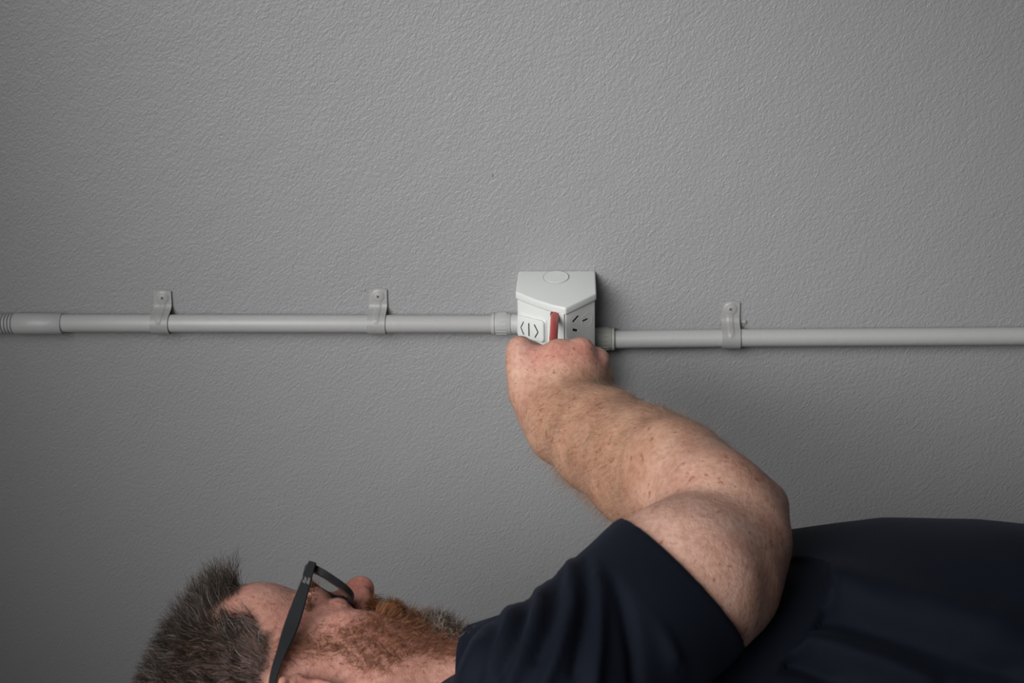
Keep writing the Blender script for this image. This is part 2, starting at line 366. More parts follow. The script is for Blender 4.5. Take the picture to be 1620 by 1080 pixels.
# ------------------------------------------------------------------ socket box
def build_box():
    t = empty('socket_box', onwall(880, 500, 0))
    wL, wP, wR = .046, .080, .049
    A = onwall(820, 428.5, .001); B = onwall(942, 428.5, .001)
    Lp = onwall(815.5, 461, wL); Mp = onwall(853, 477.5, .066); P = onwall(895, 486.5, wP); R = onwall(943.5, 464, wR)
    zt = (A[2]+B[2])/2
    slope = ((zt-P[2])/wP+(zt-Lp[2])/wL+(zt-R[2])/wR)/3
    zb = onwall(880, 600, .0)[2]
    out = [(A[0], 0), (Lp[0], wL), ((Lp[0]*.6+P[0]*.4), wL*.6+wP*.4+.0035), (Lp[0]*.25+P[0]*.75, wL*.25+wP*.75+.0028), (P[0], wP), (R[0], wR), (B[0], 0)]
    ztop = lambda w: zt-slope*w
    BAND = .0085
    bm = bmesh.new()
    up = [Vector((x, -w, ztop(w))) for x, w in out]; dn = [Vector((x, -w, ztop(w)-BAND)) for x, w in out]
    loft(bm, [dn, up])
    lid = obj('hood', bm, M['plastic'], t, smooth=True); bevel(lid, .0018, 4, 25)
    # body, inset under the hood
    ins = .0016
    cx = sum(p[0] for p in out)/len(out)
    def inset(x, w): return (x+(ins if x < cx-.02 else -ins if x > cx+.02 else 0), max(0, w-ins) if w > 0 else 0)
    bo = [inset(x, w) for x, w in out]
    bm = bmesh.new()
    loft(bm, [[Vector((x, -w, zb)) for x, w in bo], [Vector((x, -w, ztop(w)-BAND*.6)) for x, w in bo]])
    body = obj('body', bm, M['plastic'], t, smooth=True); bevel(body, .0012, 3, 25)
    bake(body); bake(lid)
    def face(p0, p1):                               # vertical face through two (x, w) points
        a = np.array([p0[0], -p0[1], 0]); d = _n(np.array([p1[0]-p0[0], -(p1[1]-p0[1]), 0])); n = np.array([d[1], -d[0], 0])
        if n[1] > 0: n = -n
        def hit(px, py, off=0):
            v = RCAM @ np.array([(px-CX)/FPX, (CY-py)/FPX, -1.0]); o = a+n*off
            return CAMP+v*(np.dot(o-CAMP, n)/np.dot(v, n))
        return hit, d, n
    hitL, dL, nL = face(bo[1], bo[4]); hitR, dR, nR = face(bo[4], bo[5])
    Z = np.array([0, 0, 1.0])
    cut = []
    def cutter(bm):
        o = obj('cutter', bm, None); cut.append(o); return o
    def slot(hit, n, pxs, depth=.012):
        bm = bmesh.new(); p = [hit(x, y, .001) for x, y in pxs]; prism(bm, p, -n*depth); cutter(bm)
    slot(hitR, nR, [(906, 508.6), (908.6, 510.6), (917.4, 500.6), (914.8, 498.8)])
    slot(hitR, nR, [(922.2, 507), (923.2, 509.6), (931.6, 505.6), (930.6, 503)])
    slot(hitR, nR, [(907, 519.6), (907, 523.8), (914.6, 525), (914.6, 520.8)])
    bm = bmesh.new(); c = hitL(878.5, 497.5, .0); lathe(bm, c+nL*.006, -nL, [(0, .0048), (.02, .0048)], 24); cutter(bm)
    for o in cut:
        bo_ = body.modifiers.new('b', 'BOOLEAN'); bo_.operation = 'DIFFERENCE'; bo_.solver = 'EXACT'; bo_.object = o
    bake(body)
    for o in cut: bpy.data.objects.remove(o)
    body.data.polygons.foreach_set('use_smooth', [True]*len(body.data.polygons)); body.data.set_sharp_from_angle(angle=math.radians(35))
    lid.data.polygons.foreach_set('use_smooth', [True]*len(lid.data.polygons)); lid.data.set_sharp_from_angle(angle=math.radians(60))
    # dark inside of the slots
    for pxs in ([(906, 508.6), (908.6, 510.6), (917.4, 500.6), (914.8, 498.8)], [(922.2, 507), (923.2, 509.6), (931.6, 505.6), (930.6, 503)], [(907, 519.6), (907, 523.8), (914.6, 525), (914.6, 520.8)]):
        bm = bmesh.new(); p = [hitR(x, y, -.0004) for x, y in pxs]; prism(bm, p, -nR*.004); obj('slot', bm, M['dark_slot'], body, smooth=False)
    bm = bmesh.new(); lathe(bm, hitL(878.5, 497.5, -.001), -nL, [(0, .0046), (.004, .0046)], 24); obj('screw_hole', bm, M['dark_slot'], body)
    # round seat of one slot
    c = hitR(928.5, 506.5, .0); ring = []
    bm = bmesh.new()
    for rr, oo in ((.0085, 0), (.0083, .00028), (.0078, .00028), (.0075, 0.0)):
        ring.append([c+nR*(oo-.0001)+(dR*math.cos(q)+Z*math.sin(q))*rr for q in np.linspace(0, 2*math.pi, 40, endpoint=False)])
    loft(bm, ring, cap=False); obj('slot_ring', bm, M['plastic'], t)
    # rocker switch: raised plate following the slightly bowed face, with two chevrons and a bar cut into it
    bm = bmesh.new(); cols = []
    c0, c1 = hitL(822, 516, 0), hitL(866.5, 521, 0)
    ztl = hitL(822, 499.5, .006)[2]; zbl = hitL(822, 533, .006)[2]; wd = L_(c0[:2], c1[:2])
    def bow(s): q = (s)*0.62+.05; return .0036*math.sin(math.pi*min(1, max(0, q)))*1.0
    base = c0.copy(); base[2] = 0
    def at(s, z, off): p = base+dL*(s*wd)+nL*(bow(s)+off); p[2] = z; return p
    def plate(name, s0, s1, z0, z1, off, r, m, par, th=.005):
        bm = bmesh.new(); rings = []
        w = (s1-s0)*wd; h = z1-z0
        cor = []
        for (cx_, cz_, a0) in ((s1*wd-r, z1-r, 0), (s0*wd+r, z1-r, 90), (s0*wd+r, z0+r, 180), (s1*wd-r, z0+r, 270)):
            for q in np.linspace(a0, a0+90, 7): cor.append((cx_, cz_, math.cos(math.radians(q)), math.sin(math.radians(q))))
            
        def ringat(off_, rr):
            out_ = []
            for (x, z, c, s) in cor: out_.append(at((x+c*rr)/wd, z+s*rr, off_))
            return out_
        rings = [ringat(off-th, r), ringat(off-.0012, r), ringat(off-.0004, r-.0004), ringat(off, r-.0013)]
        rings = [r_ for r_ in rings]
        vs = loft(bm, rings, cap=True); return obj(name, bm, m, par, angle=60)
    sur = plate('switch_surround', -.03, 1.04, zbl-.001, ztl+.0012, .0012, .004, M['plastic'], t)
    rk = plate('rocker_switch', .0, 1.0, zbl, ztl, .0048, .0045, M['plastic'], t)
    def groove(pts, wv=.00045):
        for k in range(len(pts)-1):
            (s0, z0), (s1, z1) = pts[k], pts[k+1]; bm = bmesh.new()
            d = _n(np.array([(s1-s0)*wd, z1-z0])); nx, nz = -d[1]*wv, d[0]*wv
            q = [at(s0+nx/wd, z0+nz, .00492), at(s1+nx/wd, z1+nz, .00492), at(s1-nx/wd, z1-nz, .00492), at(s0-nx/wd, z0-nz, .00492)]
            prism(bm, q, -nL*.0006); obj('engraved_mark', bm, M['dark_slot'], rk, smooth=False)
    hz = ztl-zbl; zc = (ztl+zbl)/2-.0005
    groove([(.48, zc+hz*.30), (.48, zc-hz*.30)])
    groove([(.28, zc+hz*.30), (.17, zc), (.28, zc-hz*.30)])
    groove([(.68, zc+hz*.30), (.81, zc-hz*.02), (.70, zc-hz*.30)])
    # edge post between the two faces
    bm = bmesh.new(); a0 = hitL(885.5, 505, 0); a1 = hitL(894, 505, 0); z1 = hitL(889, 494, 0)[2]
    for p in (a0, a1): p[2] = zb
    prism(bm, [a0, a0+nL*.0022, a1+nL*.0026, a1], Z*(z1-zb)); e = obj('edge_post', bm, M['plastic'], t, smooth=False); bevel(e, .0006, 2)
    # knock-out disc on the top face
    tn = _n(np.array([0, -slope, 1.0])); td = np.array([0, -1.0, -slope]); td = _n(td)
    v = RCAM @ np.array([(880-CX)/FPX, (CY-438)/FPX, -1.0]); o_ = np.array([A[0], 0, zt]); c = CAMP+v*(np.dot(o_-CAMP, tn)/np.dot(v, tn))
    X = np.array([1.0, 0, 0]); rings = []
    bm = bmesh.new(); RK = .0138
    for rr, oo in ((RK, -.001), (RK, .0002), (RK-.0004, .0005), (RK-.001, .0005)):
        rings.append([c+tn*oo+(X*math.cos(q)+td*math.sin(q))*rr for q in np.linspace(0, 2*math.pi, 48, endpoint=False)])
    loft(bm, rings); obj('knockout_disc', bm, M['plastic'], t, angle=60)
    bm = bmesh.new(); rings = []
    for rr, oo in ((RK+.0005, -.0005), (RK+.0005, .00006), (RK, .00006), (RK, -.0005)):
        rings.append([c+tn*oo+(X*math.cos(q)+td*math.sin(q))*rr for q in np.linspace(0, 2*math.pi, 48, endpoint=False)])
    loft(bm, rings, cap=False); obj('knockout_groove', bm, M['dark_slot'], t)
    tag(t, 'light grey wedge-shaped wall socket box with rocker switch and outlet slots', 'socket')
    return hitL, nL
hitL, nL = build_box()

# ------------------------------------------------------------------ screwdriver in the hand
tip = hitL(878, 494, -.002); grip0 = W(873, 582, 1.425); 
t = empty('screwdriver', tip)
d = _n(grip0-tip); Ls = L_(tip, grip0)
bm = bmesh.new(); lathe(bm, tip, d, [(0, .0022), (.004, .0026), (.006, .0026)], 16); obj('tip', bm, M['steel'], t)
bm = bmesh.new(); lathe(bm, tip+d*.004, d, [(0, .0030), (.002, .0040), (.004, .0043), (Ls-.004, .0043)], 24); obj('shaft', bm, M['red'], t, angle=40)
bm = bmesh.new(); lathe(bm, tip+d*(Ls-.006), d, [(0, .005), (.002, .0075), (.008, .008), (.014, .0068), (.030, .0078), (.048, .0088), (.056, .0075), (.060, .004)], 24)
obj('handle', bm, M['red'], t)
bm = bmesh.new(); lathe(bm, tip+d*(Ls+.020), d, [(0, .0070), (.003, .0086), (.016, .0093), (.022, .0088)], 24); obj('grip_sleeve', bm, M['black_grip'], t)
tag(t, 'screwdriver with red insulated shaft held in the fist against the socket box', 'screwdriver')

# ------------------------------------------------------------------ figure: distance fields turned into one continuous skin
class Field:
    def __init__(s, lo, hi, h):
        s.lo = np.array(lo, float); s.h = h; s.n = np.ceil((np.array(hi)-s.lo)/h).astype(int)+1
        s.g = np.full(tuple(s.n), .04, np.float32)
        s.ax = [(s.lo[i]+np.arange(s.n[i])*h).astype(np.float32) for i in range(3)]
    def _sub(s, lo, hi):
        i0 = np.maximum(0, np.floor((np.asarray(lo)-s.lo)/s.h).astype(int)); i1 = np.minimum(s.n, np.ceil((np.asarray(hi)-s.lo)/s.h).astype(int)+1)
        if (i1 <= i0).any(): return None
        sl = tuple(slice(a, b) for a, b in zip(i0, i1))
        return sl, s.ax[0][sl[0]][:, None, None], s.ax[1][sl[1]][None, :, None], s.ax[2][sl[2]][None, None, :]
    def comb(s, sl, d, k, op):
        a = s.g[sl]
        if op == 'u':
            r = np.minimum(a, d)
            if k > 0: hh = np.maximum(k-np.abs(a-d), 0)/k; r = r-hh*hh*k*.25
        else:
            d = -d; r = np.maximum(a, d)
            if k > 0: hh = np.maximum(k-np.abs(a-d), 0)/k; r = r+hh*hh*k*.25
        s.g[sl] = r
    def cone(s, a, b, ra, rb, k=.01, op='u'):
        a = np.asarray(a, float); b = np.asarray(b, float); m = max(ra, rb)+k+.012
        q = s._sub(np.minimum(a, b)-m, np.maximum(a, b)+m)
        if q is None: return
        sl, X, Y, Z = q; d = b-a; L2 = max(1e-12, d@d)
        t = np.clip(((X-a[0])*d[0]+(Y-a[1])*d[1]+(Z-a[2])*d[2])/L2, 0, 1).astype(np.float32)
        dist = np.sqrt((X-a[0]-t*d[0])**2+(Y-a[1]-t*d[1])**2+(Z-a[2]-t*d[2])**2)-(ra+(rb-ra)*t)
        s.comb(sl, dist, k, op)
    def chain(s, pts, k=.01, k0=None):
        for i in range(len(pts)-1): s.cone(pts[i][0], pts[i+1][0], pts[i][1], pts[i+1][1], k if (i or k0 is None) else k0)
    def ell(s, c, r, B=None, k=.01, op='u'):
        c = np.asarray(c, float); r = np.asarray(r, float); B = np.eye(3) if B is None else np.asarray(B); m = max(r)+k+.012
        q = s._sub(c-m, c+m)
        if q is None: return
        sl, X, Y, Z = q; x, y, z = X-c[0], Y-c[1], Z-c[2]; k0 = 0; k1 = 0
        for i in range(3):
            u = x*B[0, i]+y*B[1, i]+z*B[2, i]; k0 = k0+(u/r[i])**2; k1 = k1+(u/r[i]**2)**2
        k0 = np.sqrt(k0); k1 = np.sqrt(k1)
        s.comb(sl, (k0*(k0-1)/np.maximum(k1, 1e-6)).astype(np.float32), k, op)
    def custom(s, lo, hi, f, k=.01, op='u'):
        q = s._sub(lo, hi)
        if q is None: return
        sl, X, Y, Z = q; s.comb(sl, f(X, Y, Z).astype(np.float32), k, op)
    def mesh(s):
        g = s.g; n = s.n; ins = g < 0
        eq = np.zeros(tuple(n-1), np.uint8)
        for dx in (0, 1):
            for dy in (0, 1):
                for dz in (0, 1): eq += ins[dx:n[0]-1+dx, dy:n[1]-1+dy, dz:n[2]-1+dz]
        act = (eq > 0) & (eq < 8); I = np.argwhere(act); idx = np.full(act.shape, -1, np.int32); idx[act] = np.arange(len(I))
        acc = np.zeros((len(I), 3)); cnt = np.zeros(len(I))
        C = [(0,0,0),(1,0,0),(0,1,0),(1,1,0),(0,0,1),(1,0,1),(0,1,1),(1,1,1)]
        vals = [g[I[:,0]+c[0], I[:,1]+c[1], I[:,2]+c[2]] for c in C]
        for a in range(8):
            for b in range(a+1, 8):
                dd = np.array(C[b])-np.array(C[a])
                if np.abs(dd).sum() != 1: continue
                va, vb = vals[a], vals[b]; cr = (va < 0) != (vb < 0)
                t = np.where(cr, va/np.where(cr, va-vb, 1), 0)
                acc += np.where(cr[:, None], np.array(C[a])+t[:, None]*dd, 0); cnt += cr
        V = s.lo+(I+acc/cnt[:, None])*s.h
        F = []
        for ax in range(3):
            sl0 = [slice(1, -1)]*3; sl1 = [slice(1, -1)]*3; sl0[ax] = slice(0, -1); sl1[ax] = slice(1, None)
            A, Bv = ins[tuple(sl0)], ins[tuple(sl1)]; ch = np.argwhere(A != Bv)
            fl = A[tuple(ch.T)]; off = np.ones(3, int); off[ax] = 0; ch = ch+off
            u, v = [(1, 2), (2, 0), (0, 1)][ax]; eu = np.zeros(3, int); eu[u] = 1; ev = np.zeros(3, int); ev[v] = 1
            q = np.stack([idx[tuple((ch-eu-ev).T)], idx[tuple((ch-ev).T)], idx[tuple(ch.T)], idx[tuple((ch-eu).T)]], 1)
            q = np.where(fl[:, None], q, q[:, ::-1]); F.append(q)
        return V, np.concatenate(F)
def vnormals(V, F):
    d1 = V[F[:, 2]]-V[F[:, 0]]; d2 = V[F[:, 3]]-V[F[:, 1]]; fn = np.cross(d1, d2); N = np.zeros_like(V)
    for k in range(4):
        for c in range(3): N[:, c] += np.bincount(F[:, k], fn[:, c], len(V))
    return N/np.maximum(np.linalg.norm(N, axis=1, keepdims=True), 1e-12)
def relax(V, F, it=1, w=.5):
    for _ in range(it):
        S = np.zeros_like(V); c = np.zeros(len(V))
        for a, b in ((0, 1), (1, 2), (2, 3), (3, 0)):
            for i, j in ((a, b), (b, a)):
                for q in range(3): S[:, q] += np.bincount(F[:, i], V[F[:, j], q], len(V))
                c += np.bincount(F[:, i], minlength=len(V))
        V = V+(S/np.maximum(c, 1)[:, None]-V)*w
    return V
def smooth01(x): x = np.clip(x, 0, 1); return x*x*(3-2*x)
def polydist(px, py, poly, closed=False):           # distance to a polyline, in pixels
    P = np.array(poly, float); n = len(P); d = np.full(px.shape, 1e9)
    for i in range(n if closed else n-1):
        a = P[i]; b = P[(i+1) % n]; e = b-a; t = np.clip(((px-a[0])*e[0]+(py-a[1])*e[1])/(e@e), 0, 1)
        d = np.minimum(d, np.hypot(px-a[0]-t*e[0], py-a[1]-t*e[1]))
    return d
def inpoly(px, py, poly):
    P = np.array(poly, float); r = np.zeros(px.shape, bool); n = len(P)
    for i in range(n):
        x0, y0 = P[i]; x1, y1 = P[(i+1) % n]
        if y0 == y1: continue
        r ^= ((y0 > py) != (y1 > py)) & (px < (x1-x0)*(py-y0)/(y1-y0)+x0)
    return r

# head frame: S towards the near side, Fd forward (nose), U up (crown)
HD = 1.20
_c = _n(W(480, 1100, 1.0)-CAMP)                     # view ray at the head
_rt = _n(camvec(1, 0, 0)-_c*np.dot(camvec(1, 0, 0), _c)); _up = np.cross(_rt, _c); _to = -_c
A_, YAW = math.radians(12), math.radians(15)
F0 = _rt*math.sin(A_)+_up*math.cos(A_); HU = -_rt*math.cos(A_)+_up*math.sin(A_)
HF = F0*math.cos(YAW)-_to*math.sin(YAW); HS = _to*math.cos(YAW)+F0*math.sin(YAW)
HO = W(493, 1131, HD)
def hp(s, f, u): return HO+HS*s+HF*f+HU*u
HB = np.array([HS, HF, HU]).T
def hcoord(P): q = (P-HO) @ HB; return q[..., 0], q[..., 1], q[..., 2]

def build_head(f):
    E = lambda s, ff, u, r, k=.012, op='u': f.ell(hp(s, ff, u), r, HB, k, op)
    def C(a, b, ra, rb, k=.01, op='u', mir=True):
        f.cone(hp(*a), hp(*b), ra, rb, k, op)
        if mir and (a[0] or b[0]): f.cone(hp(-a[0], a[1], a[2]), hp(-b[0], b[1], b[2]), ra, rb, k, op)
    def E2(s, ff, u, r, k=.012, op='u'):
        for q in (1, -1): E(q*s, ff, u, r, k, op)
    E(0, -.008, .048, (.076, .096, .086), 0)
    E(0, .039, .056, (.060, .061, .056), .02)
    E(0, .027, -.02, (.060, .060, .075), .03)
    E2(.040, .055, -.012, (.023, .025, .023), .02)                 # cheekbones
    E2(.041, .048, -.045, (.022, .036, .030), .02)                 # cheeks
    C((.056, .004, -.052), (.030, .070, -.086), .019, .018, .02)   # jaw
    C((.02, .076, -.088), (-.02, .076, -.088), .019, .019, .015, mir=False)
    E(0, .070, -.048, (.032, .027, .034), .015)
    E(0, .030, -.088, (.048, .050, .026), .02)                     # under the chin
    C((.036, .086, .019), (.006, .094, .017), .011, .011, .012)    # brow
    E2(.034, .104, -.001, (.020, .018, .013), .010, 's')            # sockets
    E2(.033, .079, -.001, (.0145, .0135, .0130), .003)              # lids
    E2(.033, .0935, -.003, (.0125, .0030, .0013), .001, 's')
    C((0, .090, .012), (0, .111, -.012), .0085, .0100, .008, mir=False)
    C((0, .112, -.013), (0, .1155, -.0165), .0118, .0122, .006, mir=False)
    E2(.0130, .102, -.020, (.0078, .0115, .0085), .005)             # nostril wings
    E2(.0100, .109, -.0290, (.0042, .0065, .0060), .002, 's')
    C((.020, .088, -.049), (0, .098, -.046), .0055, .0070, .004)   # lips
    C((.018, .086, -.055), (0, .095, -.058), .0055, .0075, .004)
    f.cone(hp(-.02, .103, -.0515), hp(.02, .103, -.0515), .003, .003, .003, 's')
    # neck
    f.cone(hp(0, -.022, -.02), W(760, 1168, 1.215), .060, .066, .03)
    f.cone(hp(0, .018, -.07), W(742, 1120, 1.215), .042, .050, .03)
    # ears
    for q in (1, -1):
        B = HB.copy(); tl = math.radians(22)
        n_ = _n(HS*q*math.cos(tl)+HF*math.sin(tl)*1.0); fw = _n(HF-n_*np.dot(HF, n_)); up = _n(HU-n_*np.dot(HU, n_)-fw*np.dot(HU, fw)); up = np.cross(n_, fw) if np.dot(np.cross(n_, fw), HU) > 0 else -np.cross(n_, fw)
        BE = np.array([n_, fw, up]).T; c = hp(q*.083, -.006, .000)
        P = lambda a, b, d=0: c+fw*a+up*b+n_*d
        f.ell(P(0, 0, -.002), (.0055, .0155, .030), BE, .004)
        f.ell(P(.003, -.003, .0065), (.0065, .0088, .014), BE, .003, 's')
        rim = [(P(.011, .004, -.002), .0026), (P(.0125, .018, .002), .0030), (P(.004, .029, .004), .0034), (P(-.008, .027, .005), .0034), (P(-.0155, .012, .006), .0032), (P(-.0145, -.006, .005), .0030), (P(-.008, -.020, .003), .0036), (P(.002, -.030, .001), .0050), (P(.009, -.026, -.001), .0040)]
        f.chain(rim, .003)
        f.cone(P(-.008, .012, .003), P(-.006, -.014, .003), .0028, .0028, .003)     # antihelix
        f.cone(P(-.008, .012, .003), P(.004, .019, .002), .0028, .0024, .003)
        f.cone(P(.0125, .002, .001), P(.012, -.010, .001), .0034, .0034, .004)        # tragus
        f.cone(P(.004, -.017, .002), P(.007, -.017, .002), .0032, .003, .003)

def torso_fn(stations, inflate=0.0):
    S = np.array(stations, float)                    # camera-space x, yc, zc, ra, rl
    def f(X, Y, Z):
        x = X-CAMP[0]; y = Y-CAMP[1]; z = Z-CAMP[2]
        cx = x*RCAM[0,0]+y*RCAM[1,0]+z*RCAM[2,0]; cy = x*RCAM[0,1]+y*RCAM[1,1]+z*RCAM[2,1]; cz = -(x*RCAM[0,2]+y*RCAM[1,2]+z*RCAM[2,2])
        t = np.clip(cx, S[0,0], S[-1,0]); I = lambda k: np.interp(t, S[:,0], S[:,k])
        # view-ray frame: depth axis tilts down with the ray
        ra, rl = I(3)+inflate, I(4)+inflate; dy = cy-I(1); dz = cz-I(2); sl = -.24
        l = (dz+dy*sl)/math.hypot(1, sl); a = (dy-dz*sl)/math.hypot(1, sl)
        q = np.sqrt((a/ra)**2+(l/rl)**2); g = np.sqrt((a/ra**2)**2+(l/rl**2)**2)
        d = q*(q-1)/np.maximum(g, 1e-6)
        return np.maximum(d, np.abs(cx-t)-.0+np.where(np.abs(cx-t) > 0, .0, -1)) if False else np.where(cx == t, d, np.sqrt(np.maximum(d, 0)**2+(cx-t)**2)+np.minimum(d, 0)*0)
    return f
def st(px, py, d, ra, rl): return ((px-CX)/FPX*d, (CY-py)/FPX*d, d, ra, rl)
TORSO = [st(755, 1160, 1.22, .058, .075), st(800, 1160, 1.22, .078, .110), st(850, 1158, 1.23, .096, .145), st(930, 1150, 1.24, .112, .172), st(1100, 1128, 1.24, .134, .175),
         st(1250, 1104, 1.24, .142, .172), st(1400, 1090, 1.24, .1445, .172), st(1550, 1086, 1.24, .1415, .172), st(1700, 1088, 1.24, .135, .175), st(1850, 1095, 1.24, .124, .175)]

# ---- arms and hands
def build_arm(f):
    S = W(865, 1105, .98)
    f.chain([(S, .050), (W(985, 1010, 1.026), .0520), (W(1035, 962, 1.05), .0540), (W(1080, 921, 1.070), .0565), (W(1145, 852, 1.125), .0510)], .02)
    f.chain([(W(1108, 952, 1.08), .039), (W(1128, 918, 1.10), .0455), (W(1158, 865, 1.13), .038)], .02)     # triceps
    f.chain([(W(1152, 848, 1.13), .045), (W(1182, 810, 1.14), .030), (W(1213, 796, 1.145), .0160)], .010)       # elbow point
    f.chain([(W(1135, 822, 1.135), .045), (W(1085, 780, 1.185), .0465), (W(1025, 733, 1.245), .0455), (W(960, 693, 1.315), .0395), (W(910, 665, 1.360), .0310)], .015)
    f.chain([(W(1122, 785, 1.14), .041), (W(1062, 742, 1.195), .039), (W(985, 700, 1.275), .034)], .015)
    f.chain([(W(1085, 800, 1.185), .038), (W(1010, 755, 1.25), .040), (W(940, 714, 1.315), .036)], .015)
    f.chain([(W(950, 708, 1.325), .035), (W(890, 678, 1.368), .0300), (W(860, 652, 1.388), .0250)], .02)
    f.chain([(W(950, 680, 1.325), .030), (W(914, 650, 1.372), .0245)], .03)
    # metacarpals
    MC = [((866, 650, 1.384), (847, 567, 1.402)), ((882, 648, 1.374), (883, 558, 1.393)), ((900, 646, 1.374), (919, 554.5, 1.397)), ((912, 642, 1.380), (945, 569, 1.410))]
    RK = [.0128, .0130, .0130, .0118]
    for (a, b), r in zip(MC, RK):
        f.cone(W(*a), W(*b), .0225, r, .012)
    f.ell(W(890, 610, 1.402), (.036, .020, .040), np.eye(3), .012)                       # palm thickness
    f.cone(W(948, 598, 1.425), W(922, 645, 1.400), .0150, .0215, .014)            # little-finger edge
    # proximal, middle and distal phalanges curled away from the camera round the handle
    FG = [[(847, 567, 1.402), (853, 560, 1.440), (857, 592, 1.460), (862, 612, 1.450)],
          [(883, 558, 1.393), (889, 553, 1.440), (888, 590, 1.462), (884, 616, 1.452)],
          [(919, 554.5, 1.397), (919, 553, 1.441), (914, 592, 1.462), (906, 618, 1.450)],
          [(945, 569, 1.410), (951, 570, 1.443), (950, 604, 1.455), (936, 622, 1.442)]]
    for k, (pts, r) in enumerate(zip(FG, (.0104, .0106, .0102, .0092))):
        p = [W(*q) for q in pts]
        f.cone(p[0], p[1], RK[k]-.001, r, .004); f.cone(p[1], p[2], r, r*.92, .002); f.cone(p[2], p[3], r*.92, r*.82, .002)
    # thumb along the handle, leaving the side of the palm
    f.chain([(W(862, 650, 1.400), .0225), (W(838, 618, 1.398), .0185), (W(824, 580, 1.400), .0138)], .012)
    f.chain([(W(826, 588, 1.400), .0145), (W(823.5, 563, 1.402), .0128), (W(822.5, 551, 1.405), .0123)], .006)
    f.cone(W(823, 555, 1.407), W(838, 553, 1.428), .0124, .0100, .006)              # tip turning in
    f.cone(W(845, 612, 1.405), W(842, 585, 1.410), .0130, .0095, .008)              # web
def down(px, py, d, x): p = W(px, py, d); p = p.copy(); p[0] += x; return p
def build_left_arm(f):
    p0 = W(905, 1095, 1.40); q = lambda x, y, z: p0+np.array([x, y, z])
    f.chain([(p0, .062), (q(.15, .02, -.02), .055), (q(.29, .03, -.02), .044), (q(.42, .0, .03), .038), (q(.53, -.01, .06), .027)], .02)
    for k in range(4):
        o = (k-1.5)*.019
        b = q(.61, -.01+o*.25, .065+o); f.cone(q(.53, -.01, .06+o*.5), b, .019, .0125, .008)
        c = q(.645, -.02+o*.25, .067+o*1.05); e = q(.672-abs(o-.009)*.2, -.038+o*.2, .067+o); g = q(.685-abs(o-.009)*.3, -.057+o*.2, .066+o*.95)
        f.cone(b, c, .0115, .0095, .002); f.cone(c, e, .0095, .0088, .002); f.cone(e, g, .0088, .0075, .002)
    f.chain([(q(.545, -.01, .08), .018), (q(.575, -.022, .105), .0135), (q(.60, -.032, .112), .0118), (q(.62, -.042, .108), .010)], .006)

person = empty('person', (FLOOR_X-.01, W(1250, 1120, 1.22)[1], W(1250, 1120, 1.22)[2]))
tag(person, 'bearded man in a navy polo shirt holding a screwdriver to the socket box', 'person')
lo = np.array([-.345, -1.0, -.62]); hi = np.array([.74, -.03, .02])
P0 = np.array([hp(0, .13, 0), hp(0, -.12, 0), hp(0, 0, .14), hp(.1, 0, 0), hp(-.1, 0, 0), W(865, 1105, .98)-.08, W(865, 1105, .98)+.08, W(905, 1095, 1.40)+.07, W(820, 530, 1.40)+.02, W(1100, 1120, 1.2)-.14, W(1100, 1300, 1.2)])
lo = np.minimum(P0.min(0), [-.345, 9, 9])-.012; hi = np.maximum(P0.max(0), [.735, -9, -9])+.012; hi[1] = min(hi[1], -.03)
FB = Field(lo, hi, .0025)
tf = torso_fn(TORSO, -.010)
FB.custom(lo, hi, tf, 0)
build_head(FB); build_arm(FB); build_left_arm(FB)
BV, BF = FB.mesh(); del FB
BV = relax(BV, BF, 2, .5); BN = vnormals(BV, BF)

# ---- own colours of the skin, plus light painted on face and upper arm, as a vertex colour
px, py, dd = project(BV); hs, hf, hu = hcoord(BV)
headw = smooth01((.03-hu-.0)/-.02+0)*0
ish = (np.abs(hs) < .11) & (hf > -.13) & (hf < .14) & (hu > -.115) & (hu < .15) & (px < 740)
MV = BV-np.outer(np.minimum(hs, 0)*2, HS)           # far half mirrored on to the near half
mx, my, _ = project(MV)
HAIR = [(-400, 1600), (-400, 700), (384, 700), (385, 905), (374, 938), (345, 958), (326, 972), (343, 984), (368, 978), (392, 966), (407, 978), (412, 998), (428, 1003), (430, 1030), (424, 1050), (418, 1068), (405, 1100), (430, 1190), (520, 1200), (600, 1190), (640, 1600)]
BEARD = [(432, 1052), (436, 1022), (462, 1006), (510, 998), (545, 990), (575, 975), (598, 968), (612, 962), (640, 962), (665, 962), (705, 975), (735, 1010), (735, 1040), (700, 1044), (650, 1040), (612, 1058), (580, 1062), (545, 1046), (505, 1032), (470, 1034), (445, 1050)]
MOUST = [(580, 958), (583, 948), (592, 944), (612, 940), (640, 950), (640, 966), (612, 974), (594, 964)]
def mask(poly, x, y, soft):
    i = inpoly(x, y, poly); d = polydist(x, y, poly, True); return np.clip(.5+np.where(i, d, -d)/soft, 0, 1)
base = np.tile([.56, .345, .255], (len(BV), 1))
face = ish & (hu > -.12)
base[face] = [.50, .285, .225]
fw = smooth01((hu+.14)/.05)*ish
base = np.where(ish[:, None], np.array([.56, .345, .255])*(1-fw[:, None])+np.array([.52, .30, .235])*fw[:, None], base)
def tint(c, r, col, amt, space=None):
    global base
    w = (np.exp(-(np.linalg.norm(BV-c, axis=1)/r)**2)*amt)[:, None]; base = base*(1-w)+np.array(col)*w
tint(hp(0, .115, -.016), .024, [.56, .24, .20], .8)
tint(hp(.045, .07, -.015), .03, [.56, .27, .22], .6); tint(hp(-.045, .07, -.015), .03, [.56, .27, .22], .6)
tint(hp(.082, -.01, 0), .025, [.55, .24, .19], .5)
_a0, _a1 = W(890, 655, 1.37), W(1130, 800, 1.15)
